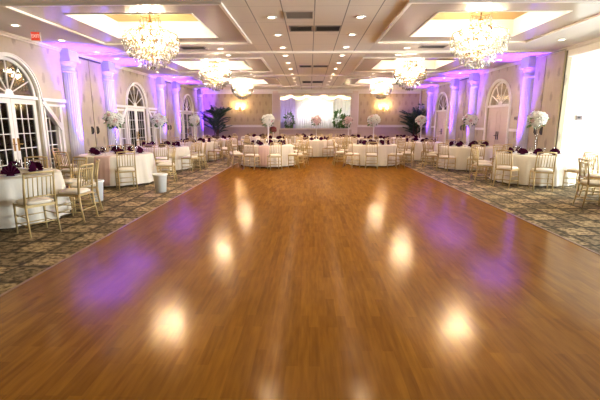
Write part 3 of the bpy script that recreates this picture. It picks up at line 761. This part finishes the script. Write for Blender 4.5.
# blush runners draped over the table edge
def runner(tx, ty, ang, label):
    a = radians(ang); prof = [(.78, HT + .006), (.83, HT + .006), (.88, HT + .006), (.925, HT - .002), (.945, HT - .05), (.965, .60), (1.00, .36), (1.035, .16), (1.05, .07)]
    vs = []; fs = []; n = 12; c = Vector((cos(a), sin(a), 0)); w = Vector((-sin(a), cos(a), 0))
    for r, z in prof:
        for j in range(n + 1):
            u = -.19 + .38 * j / n; rr = r - (r - sqrt(max(.01, r * r - u * u)) if r > .6 else 0); k = max(0, (r - .93) / .12)
            vs.append(c * (rr + .012 * k * sin(j * 1.7)) + w * u + Vector((0, 0, z)))
    m = n + 1
    for i in range(len(prof) - 1):
        for j in range(n): fs.append((i * m + j, i * m + j + 1, (i + 1) * m + j + 1, (i + 1) * m + j))
    o = MB().add(vs, fs).build('table_runner', M['blush']); o.location = (tx, ty, 0)
    q = o.modifiers.new('thickness', 'SOLIDIFY'); q.thickness = .003; q.offset = 1; tag(o, label, 'table runner', 'blush table runners')
runner(-5.15, 10.6, -86, 'blush runner hanging over the front edge of the second french-door table')
runner(-1.55, 15.0, -94, 'blush runner hanging over the front edge of the first dance-floor table')

# two white bins standing by the second table
def waste_bin(x, y, label):
    t = tag(empty('waste_bin', (x, y, -.004)), label, 'bin', 'white bins')
    b = MB(); b.lathe([(.12, 0), (.155, .40), (.165, .405), (.165, .42), (.15, .42), (.145, .40), (.11, .02)], 24); b.build('bin_body', M['bin'], t)
    b = MB(); b.lathe([(.158, .385), (.172, .39), (.172, .425), (.158, .43), (.158, .385)], 24, caps=False); b.build('rim', M['bin'], t)
waste_bin(-3.48, 9.15, 'white round bin on the carpet edge near the wooden floor')
waste_bin(-4.42, 8.05, 'white round bin half hidden behind the gold chairs of the first french-door table')

# ------------------------------------------------------------------ chandeliers
def chandelier_proto():
    t = empty('crystal_chandelier')          # origin at the ceiling fixing; hangs down to -1.36
    b = MB(); b.lathe([(.0001, 0), (.16, 0), (.16, -.03), (.06, -.06), (.03, -.10), (.0001, -.10)], 20, caps=False); b.build('canopy', M['brass'], t)
    b = MB(); b.tube([(0, 0, -.08), (0, 0, -1.22)], .014, 8)
    for z in (-.30, -.62, -.95): b.ball((0, 0, z), .05, 10, 6)
    b.build('stem', M['brass'], t)
    tiers = [(.21, -.16, .30, 2), (.24, -.42, .14, 2), (.40, -.50, .18, 3), (.55, -.58, .26, 4), (.58, -.68, .26, 4), (.50, -.80, .26, 4), (.38, -.92, .26, 4), (.26, -1.04, .24, 3), (.13, -1.14, .20, 3)]
    for r, z, ln, k in tiers:
        b = MB(); b.lathe([(r - .008, z), (r + .008, z), (r + .008, z + .016), (r - .008, z + .016), (r - .008, z)], 32, caps=False); 
        rg = b.build('ring', M['brass'], t)
        g = MB(); n = max(8, int(2 * pi * r / .085)); 
        for j in range(n):
            a = 2 * pi * j / n + z * 7; 
            for q in range(k):
                rr = r * (1 - .10 * q / k); g.gem((rr * cos(a + q * .04), rr * sin(a + q * .04), z - .02 - ln * (q + .5) / k), .017 + .007 * (q == k - 1), ln / k * (1.0 if q < k - 1 else 1.35))
        g.build('crystal_strands', M['crystal'], rg)
    # swags from the crown out to the widest ring
    sw = MB(); sw.tube([(.21 + .35 * u / 6, 0, -.40 - .16 * u / 6 - .10 * sin(pi * u / 6)) for u in range(7)], .004, 4)
    for q in range(8):
        u = (q + .5) / 8; sw.gem((.22 + .34 * u, 0, -.42 - .16 * u - .10 * sin(pi * u)), .017, .05)
    sm = sw.mesh('crystal_swag', M['crystal'])
    for j in range(20): inst(sm, 'crystal_swag', t).rotation_euler = (0, 0, 2 * pi * j / 20)
    b = MB(); b.ball((0, 0, -1.33), .045, 10, 6); b.build('finial', M['crystal'], t)
    for ring, (r, z, n) in enumerate(((.46, -.70, 12), (.24, -.86, 6))):
        for j in range(n):
            a = 2 * pi * (j + .5 * ring) / n; x, y = r * cos(a), r * sin(a)
            b = MB(); b.tube([(0, 0, z - .10), (x * .5, y * .5, z - .17), (x, y, z - .04)], .008, 5); b.lathe([(.0001, -.04), (.028, -.02), (.012, -.01), (.012, .05), (.0001, .05)], 8, (x, y, z), caps=False); am = b.build('arm', M['brass'], t)
            b = MB(); b.lathe([(.0001, .05), (.013, .06), (.016, .08), (.008, .115), (.0001, .13)], 8, (x, y, z), caps=False); b.build('bulb', M['bulb'], am)
    return t
CH_P = chandelier_proto()
CH_W = 22.0
place = {0: 'closest to the camera', 1: 'second from the camera', 2: 'farthest from the camera'}
first = True
for sx, cx in enumerate(CXc):
    for k, cy in enumerate(CY):
        c = CH_P if first else copy_tree(CH_P); first = False
        c.location = (cx, cy, HC + RH); c.scale = (1, 1, .91)
        tag(c, 'lit crystal chandelier in a gold coffer on the %s side, %s' % ('french-door' if sx == 0 else 'blush-door', place[k]), 'chandelier', 'crystal chandeliers')
        for j in range(6):
            a = 2 * pi * j / 6 + .3; l = bpy.data.lights.new('chandelier_lamp', 'POINT'); l.energy = CH_W; l.shadow_soft_size = .05; l.color = (1, .82, .60)
            rr = .30 if j % 2 else .16
            o = bpy.data.objects.new('chandelier_lamp', l); o.location = (cx + rr * cos(a), cy + rr * sin(a), HC + RH - (.56 if j % 2 else .72)); COL.objects.link(o)

# ------------------------------------------------------------------ ceiling fittings
DLM = MB().lathe([(.062, 0), (.105, 0), (.105, -.012), (.095, -.018), (.065, -.010), (.062, 0)], 24, caps=False).mesh('downlight_ring', M['trim'])
DLE = MB().lathe([(.0001, -.006), (.064, -.006), (.064, -.002), (.0001, -.002)], 20, caps=False).mesh('downlight_lens', M['down'])
def downlight(x, y, label, spot=0):
    t = tag(empty('downlight', (x, y, HC)), label, 'ceiling light', 'recessed ceiling downlights')
    inst(DLM, 'trim_ring', t); inst(DLE, 'lens', t)
    if spot:
        l = bpy.data.lights.new('downlight_lamp', 'SPOT'); l.energy = spot; l.spot_size = 2.1; l.spot_blend = .7; l.shadow_soft_size = .06; l.color = (1, .80, .56)
        o = bpy.data.objects.new('downlight_lamp', l); o.location = (x, y, HC - .03); COL.objects.link(o)
cy_list = [8.3, 9.9, 11.5, 12.85, 14.4, 16.0, 17.65, 19.2, 20.9, 22.6, 24.4]
for i, y in enumerate(cy_list):
    for x, rown in ((-.76, 'french-door'), (.97, 'blush-door')):
        downlight(x, y, 'round downlight in the tiled ceiling strip, row toward the %s wall, %s from camera' % (rown, ORD[i]), 45)
for i, y in enumerate([8.8, 10.4, 12.1, 13.3, 15.1, 16.8, 18.8, 20.8, 22.9]):
    downlight(-6.2, y, 'round downlight in the ceiling edge above the french doors, %s from camera' % ORD[i], 25)
for i, y in enumerate([10.6, 12.3, 13.9, 15.6, 17.4, 19.4, 21.4]):
    downlight(6.2, y, 'round downlight in the ceiling edge above the blush doors, %s from camera' % ORD[i], 25)
for i, y in enumerate([11.65, 12.75, 17.6, 18.5]):
    for x, rown in ((-2.5, 'french-door'), (2.65, 'blush-door')):
        downlight(x, y, 'round downlight between the coffers on the %s side, %s from camera' % (rown, ORD[i]), 25)
def vent(x0, x1, y0, y1, label, dark=True, slats=5):
    t = tag(empty('ceiling_vent', ((x0 + x1) / 2, (y0 + y1) / 2, HC)), label, 'vent', 'ceiling vents')
    w, d = (x1 - x0) / 2, (y1 - y0) / 2
    MB().box(-w + .02, w - .02, -d + .02, d - .02, -.006, -.001).build('backing', M['vent_dark'] if dark else M['plaster_grey'], t)
    b = MB(); rect_frame(b, -w, w, -d, d, -.016, -.001, .03); b.build('vent_frame', M['plaster_grey'] if dark else M['flat_ceil'], t)
    b = MB()
    for k in range(slats): y = -d + .04 + (2 * d - .08) * (k + .5) / slats; b.box(-w + .03, w - .03, y - .008, y + .008, -.014, -.005)
    b.build('slat', M['vent_dark'] if dark else M['plaster_grey'], t)
vent(-.46, .05, 9.0, 9.5, 'dark slotted ceiling vent nearest the camera, toward the french doors'); vent(.10, .66, 9.0, 9.5, 'dark slotted ceiling vent nearest the camera, toward the blush doors')
vent(-.49, .07, 7.85, 8.4, 'grey return grille in the tiled ceiling in front of the dark vents', False, 9)
vent(-.40, .05, 15.0, 15.5, 'dark slotted ceiling vent in the middle of the room, toward the french doors'); vent(.10, .66, 15.0, 15.5, 'dark slotted ceiling vent in the middle of the room, toward the blush doors')
vent(-.40, .05, 20.6, 21.6, 'dark ceiling vent farthest from the camera, toward the french doors'); vent(.10, .66, 20.6, 21.6, 'dark ceiling vent farthest from the camera, toward the blush doors')
vent(-3.55, -2.85, 11.3, 11.7, 'small slotted vent between the chandelier coffers on the french-door side'); vent(2.95, 3.65, 11.25, 11.65, 'small slotted vent between the chandelier coffers on the blush-door side')

# exit sign under the ceiling by the first arch
t = tag(empty('exit_sign', (-6.05, 9.2, 3.45)), 'red lit EXIT sign hanging under the ceiling near the first arched door', 'sign')
t.rotation_euler = (0, 0, .25); t.scale = (.72, 1, .9)
MB().box(-.13, .13, -.03, .03, -.11, .11).build('sign_body', M['trim'], t)
MB().box(-.12, .12, -.034, -.030, -.10, .10).build('sign_face', M['exit'], t)
MB().tube([(0, 0, .11), (0, 0, HC - 3.45)], .012, 8).build('stem', M['trim'], t)
def text_mesh(body, size, mat, parent, loc, rot):
    cu = bpy.data.curves.new('lettering', 'FONT'); cu.body = body; cu.size = size; cu.align_x = 'CENTER'; cu.align_y = 'CENTER'; cu.extrude = .002
    o = bpy.data.objects.new('lettering_curve', cu); COL.objects.link(o); dg = bpy.context.evaluated_depsgraph_get()
    me = bpy.data.meshes.new_from_object(o.evaluated_get(dg)); bpy.data.objects.remove(o)
    me.materials.clear(); me.materials.append(mat)
    r = bpy.data.objects.new('lettering', me); COL.objects.link(r); r.parent = parent; r.location = loc; r.rotation_euler = rot; return r
text_mesh('EXIT', .11, M['exit_letter'], t, (0, -.036, 0), (pi / 2, 0, 0))

# wall sconces on the gold panels
for x, lab in ((-4.45, 'twin-shade wall sconce glowing on the gold panel beside the french-door corner palm'), (4.62, 'twin-shade wall sconce glowing on the gold panel beside the blush-door corner palm')):
    t = tag(empty('wall_sconce', (x, YB - .02, 2.40)), lab, 'wall lamp', 'wall sconces')
    b = MB(); b.box(-.05, .05, -.03, 0, -.16, .12); b.ball((0, -.04, -.05), .04, 10, 6); b.build('backplate', M['brass'], t)
    for s in (-1, 1):
        b = MB(); b.tube([(0, -.04, -.05), (s * .10, -.12, -.12), (s * .20, -.15, -.06), (s * .20, -.15, 0)], .011, 6); ar = b.build('arm', M['brass'], t)
        b = MB(); b.lathe([(.085, 0), (.05, .16), (.046, .16), (.08, 0)], 16, (s * .20, -.15, .0)); b.build('lamp_shade', M['shade'], ar)
        l = bpy.data.lights.new('sconce_lamp', 'POINT'); l.energy = 11; l.shadow_soft_size = .05; l.color = (1, .72, .38); o = bpy.data.objects.new('sconce_lamp', l); o.location = (x + s * .20, YB - .26, 2.62); COL.objects.link(o)
# lit lantern behind the first blush-door fanlight
t = tag(empty('hanging_lantern', (XR + .5, 15.5, 3.3)), 'lit lantern hanging behind the fanlight over the blush doors', 'lamp')
b = MB(); b.tube([(0, 0, 0), (0, 0, .3)], .01, 6); b.lathe([(.0001, 0), (.16, -.04), (.16, -.06), (.0001, -.05)], 6, caps=False); b.lathe([(.0001, -.46), (.12, -.44), (.12, -.42), (.0001, -.42)], 6, caps=False)
for k in range(6): a = pi * k / 3; b.tube([(.15 * cos(a), .15 * sin(a), -.05), (.11 * cos(a), .11 * sin(a), -.43)], .008, 5)
b.build('lantern_frame', M['brass'], t)
for k in range(3):
    a = 2 * pi * k / 3; b = MB(); b.lathe([(.0001, -.36), (.018, -.34), (.022, -.22), (.012, -.14), (.0001, -.12)], 8, (.05 * cos(a), .05 * sin(a), 0), caps=False); b.build('bulb', M['bulb'], t)
l = bpy.data.lights.new('lantern_lamp', 'POINT'); l.energy = 30; l.shadow_soft_size = .05; l.color = (1, .80, .52); o = bpy.data.objects.new('lantern_lamp', l); o.location = (XR + .5, 15.5, 3.0); COL.objects.link(o)
# small dark wall boxes
def wall_box(loc, rz, label):
    t = tag(empty('wall_thermostat', loc, rz), label, 'thermostat')
    b = MB(); b.box(-.08, .08, -.03, 0, -.06, .06); b.build('casing', M['device'], t); MB().box(-.05, .03, -.034, -.03, -.025, .03).build('display', M['black'], t)
wall_box((7.52, OY1 + .02, 1.72), 0, 'small grey box fixed to the bright white wall of the side room')
wall_box((XR, 14.05, 1.72), -pi / 2, 'small dark box on the wall between the violet column and the blush doors')

# ------------------------------------------------------------------ violet uplights
UP_W = 3600.0
def uplight(X, s, y, label):
    t = tag(empty('uplight', (X + s * .62, y, -.004)), label, 'uplight', 'violet uplights at the columns')
    b = MB(); b.lathe([(.0001, 0), (.10, 0), (.10, .02), (.085, .03), (.085, .16), (.075, .16), (.07, .13), (.0001, .13)], 18, caps=False); b.build('uplight_can', M['black'], t)
    MB().lathe([(.0001, .131), (.068, .131), (.068, .138), (.0001, .138)], 16, caps=False).build('lens', M['violet'], t)
    l = bpy.data.lights.new('uplight_lamp', 'SPOT'); l.energy = UP_W; l.color = (.13, .025, 1.0); l.spot_size = radians(42); l.spot_blend = 1.0; l.shadow_soft_size = .06
    o = bpy.data.objects.new('uplight_lamp', l); o.location = (X + s * .62, y, .18); COL.objects.link(o)
    d = Vector((-s * .20, 0, 3.3)); o.rotation_euler = d.to_track_quat('-Z', 'Y').to_euler()
for i, y in enumerate(COLS_L): uplight(XL, 1, y, 'black violet uplight at the foot of the %s column along the french doors' % ORD[i])
for i, y in enumerate(COLS_R): uplight(XR, -1, y, 'black violet uplight at the foot of the %s column along the blush doors' % ORD[i])

# ------------------------------------------------------------------ corner palms
def palm(x, y, seed, hgt, label):
    rnd = random.Random(seed); t = tag(empty('potted_palm', (x, y, -.004)), label, 'plant', 'corner palms')
    b = MB(); b.lathe([(.16, 0), (.24, .42), (.26, .43), (.26, .47), (.22, .47), (.20, .40), (.0001, .40)], 24); b.build('planter', M['pot'], t)
    stems = MB(); fr = MB()
    for k in range(6):
        a = rnd.random() * 6.28; px_, py_ = .07 * cos(a), .07 * sin(a); h = hgt * (.28, .36, .44, .52, .60, .64)[k]
        top = (px_ * 2.2, py_ * 2.2, h); stems.tube([(px_, py_, .38), (px_ * 1.6, py_ * 1.6, h * .6), top], [.035, .028, .022], 7)
        for j in range(7):
            az = k + 2 * pi * j / 7 + rnd.uniform(-.3, .3); lift = rnd.uniform(.85, 1.46); Ln = rnd.uniform(.75, 1.1) * hgt / 2.9
            pts = []
            for q in range(9):
                u = q / 8; out = Ln * u * cos(lift * (1 - .55 * u)); up = Ln * (sin(lift) * u * 1.2 - .50 * u * u * (1.7 - lift * .8))
                pts.append(Vector((top[0] + out * cos(az), top[1] + out * sin(az), top[2] + up)))
            for q in range(len(pts)):
                pts[q].x = max(-.75, min(.95, pts[q].x)) if x < 0 else max(-.95, min(.40, pts[q].x)); pts[q].y = max(-.6, min(.72, pts[q].y))
            fr.tube(pts, [.011, .010, .009, .008, .007, .006, .005, .004, .003], 4)
            sd = Vector((-sin(az), cos(az), 0))
            for q in range(1, 9):
                for half in (0, .5):
                    if q == 8 and half: continue
                    p = pts[q] if not half else (pts[q] + pts[q + 1]) / 2; d = (pts[q] - pts[q - 1]).normalized(); ll = .30 * sin(pi * (q + half) / 9.2) + .06
                    for s in (-1, 1):
                        tip = p + (sd * s * .8 + d * .75 + Vector((0, 0, -.30))).normalized() * ll
                        tip.x = max(-.85, min(1.05, tip.x)) if x < 0 else max(-1.05, min(.46, tip.x)); tip.y = max(-.68, min(.80, tip.y))
                        m_ = (p + tip) / 2 + Vector((0, 0, .02)); fr.add([p, m_ + d * .022, tip, m_ - d * .022], [(0, 1, 2), (0, 2, 3)], False)
    stems.build('trunk', M['trunk'], t); fr.build('fronds', M['palm'], t)
palm(-5.75, 24.9, 3, 2.85, 'tall potted palm in the corner by the last violet column of the french-door wall')
palm(6.45, 25.1, 8, 2.7, 'tall potted palm in the corner at the blush-door end of the back wall')

# ------------------------------------------------------------------ alcove dressing
def pleated(x0, x1, y, z0, z1, amp, per, mat, name, label, cat):
    n = int((x1 - x0) / per * 6); vs = []; fs = []
    for j in range(n + 1):
        x = x0 + (x1 - x0) * j / n; yy = y + amp * sin(2 * pi * j / 6)
        vs += [(x, yy, z0), (x, yy, z1)]
    for j in range(n): fs.append((j * 2, j * 2 + 2, j * 2 + 3, j * 2 + 1))
    o = MB().add(vs, fs).build(name, mat); s = o.modifiers.new('thickness', 'SOLIDIFY'); s.thickness = .006; return tag(o, label, cat)
pleated(-.95, 1.65, AYB - .35, .60, 2.95, .05, .16, M['drape'], 'drape', 'bright white pleated backdrop drape in the alcove centre', 'curtain')
pleated(AX0 - .5, -1.05, AYB - .30, .60, 3.3, .05, .18, M['lilac'], 'drape', 'lilac lit drape at the french-door end of the alcove', 'curtain')
pleated(1.75, AX1 + .5, AYB - .30, .60, 3.3, .05, .18, M['drape'], 'drape', 'white side drape at the blush-door end of the alcove', 'curtain')
for r in range(4):
    y = YB + .5 + r * .75
    t = tag(empty('light_garland', (0, y, 3.42)), 'garland of warm fairy lights under the alcove ceiling, %s from the front' % ORD[r], 'string lights', 'fairy light garlands')
    cord = MB(); bl = MB(); n = 48; P = []
    for j in range(n + 1):
        u = j / n; x = AX0 - .5 + (AX1 - AX0 + 1) * u; P.append((x, 0, -.06 - .20 * abs(sin(pi * u * 5))))
    cord.tube(P, .006, 4); cord.build('cord', M['trim'], t)
    for j in range(0, n + 1):
        bl.ball((P[j][0], 0, P[j][2] - .025), .022, 6, 4)
    tag(bl.build('fairy_bulbs', M['fairy'], t), kind='stuff')
def floral_column(x, y, h, seed, label, pm):
    t = tag(empty('floral_pedestal', (x, y, .60)), label, 'flowers', 'alcove flower stands')
    MB().lathe([(.16, 0), (.16, .03), (.09, .06), (.085, .55), (.13, .60), (.13, .62)], 18).build('pedestal', M['column'], t)
    g = MB(); rnd = random.Random(seed)
    lv = leaves(.30, 150, seed, .22, -1, 1); g.add([(v[0] * .9, v[1] * .9, v[2] * h * 1.6 + .62 + h * .5) for v in lv.v], lv.f); g.build('leaves', M['leaf'], t)
    bl = blossoms(.27, 34, 1, seed + 1, .05); MB().add([(v[0] * .9, v[1] * .9, v[2] * h * 1.5 + .62 + h * .5) for v in bl.v], bl.f).build('blossoms', M[pm], t)
floral_column(-1.45, 28.0, .95, 21, 'green and white flower stand in the alcove beside the lilac drape', 'petal')
floral_column(1.95, 28.0, 1.05, 31, 'tall green flower stand in the alcove beside the white side drape', 'petal')
floral_column(2.35, 26.9, .75, 41, 'dark leafy flower stand at the blush-door jamb of the alcove', 'petal2')
for x, e, col in ((.35, 130, (1, .97, .95)), (-1.6, 30, (.62, .45, 1)), (2.1, 40, (1, .95, .9))):  # added lamps, out of view, standing in for backlight through the drapes
    l = bpy.data.lights.new('alcove_fill', 'SPOT'); l.energy = e * 2.6; l.color = col; l.spot_size = 1.5; l.spot_blend = .6; l.shadow_soft_size = .08
    o = bpy.data.objects.new('alcove_fill', l); o.location = (x, YB + 1.2, 3.44); o.rotation_euler = Vector((0, 1.75, -1.5)).to_track_quat('-Z', 'Y').to_euler(); COL.objects.link(o)
    b = MB(); b.lathe([(.06, -.01), (.06, .06), (.0001, .06)], 14, caps=False)
    t = tag(empty('added_spot', (x, YB + 1.2, 3.44)), 'added unseen fixture brightening the %s of the alcove' % ('white drape' if abs(x) < 1 else 'lilac drape' if x < 0 else 'white side drape'), 'ceiling light', 'added alcove lights'); b.build('added_spot_can', M['trim'], t)

# ------------------------------------------------------------------ downlights of the unseen near bay, world, view
for y in (1.9, 3.5, 5.1, 6.7):
    for x in (-.76, .97):
        l = bpy.data.lights.new('downlight_lamp', 'SPOT'); l.energy = 40; l.spot_size = 2.1; l.spot_blend = .7; l.shadow_soft_size = .06; l.color = (1, .80, .56)
        o = bpy.data.objects.new('downlight_lamp', l); o.location = (x, y, HC - .03); COL.objects.link(o)
w = bpy.data.worlds.new('daylight'); SC.world = w; w.use_nodes = True
w.node_tree.nodes['Background'].inputs[0].default_value = (.86, .95, 1.0, 1); w.node_tree.nodes['Background'].inputs[1].default_value = 26.0
vs = SC.view_settings; vs.view_transform = 'Standard'; vs.look = 'None'; vs.gamma = 1; vs.use_curve_mapping = False; vs.exposure = 1.34
SC.cycles.use_denoising = True; SC.cycles.caustics_reflective = False; SC.cycles.caustics_refractive = False
SC.cycles.max_bounces = 8; SC.cycles.diffuse_bounces = 4; SC.cycles.glossy_bounces = 4; SC.cycles.transparent_max_bounces = 24; SC.cycles.sample_clamp_indirect = 5
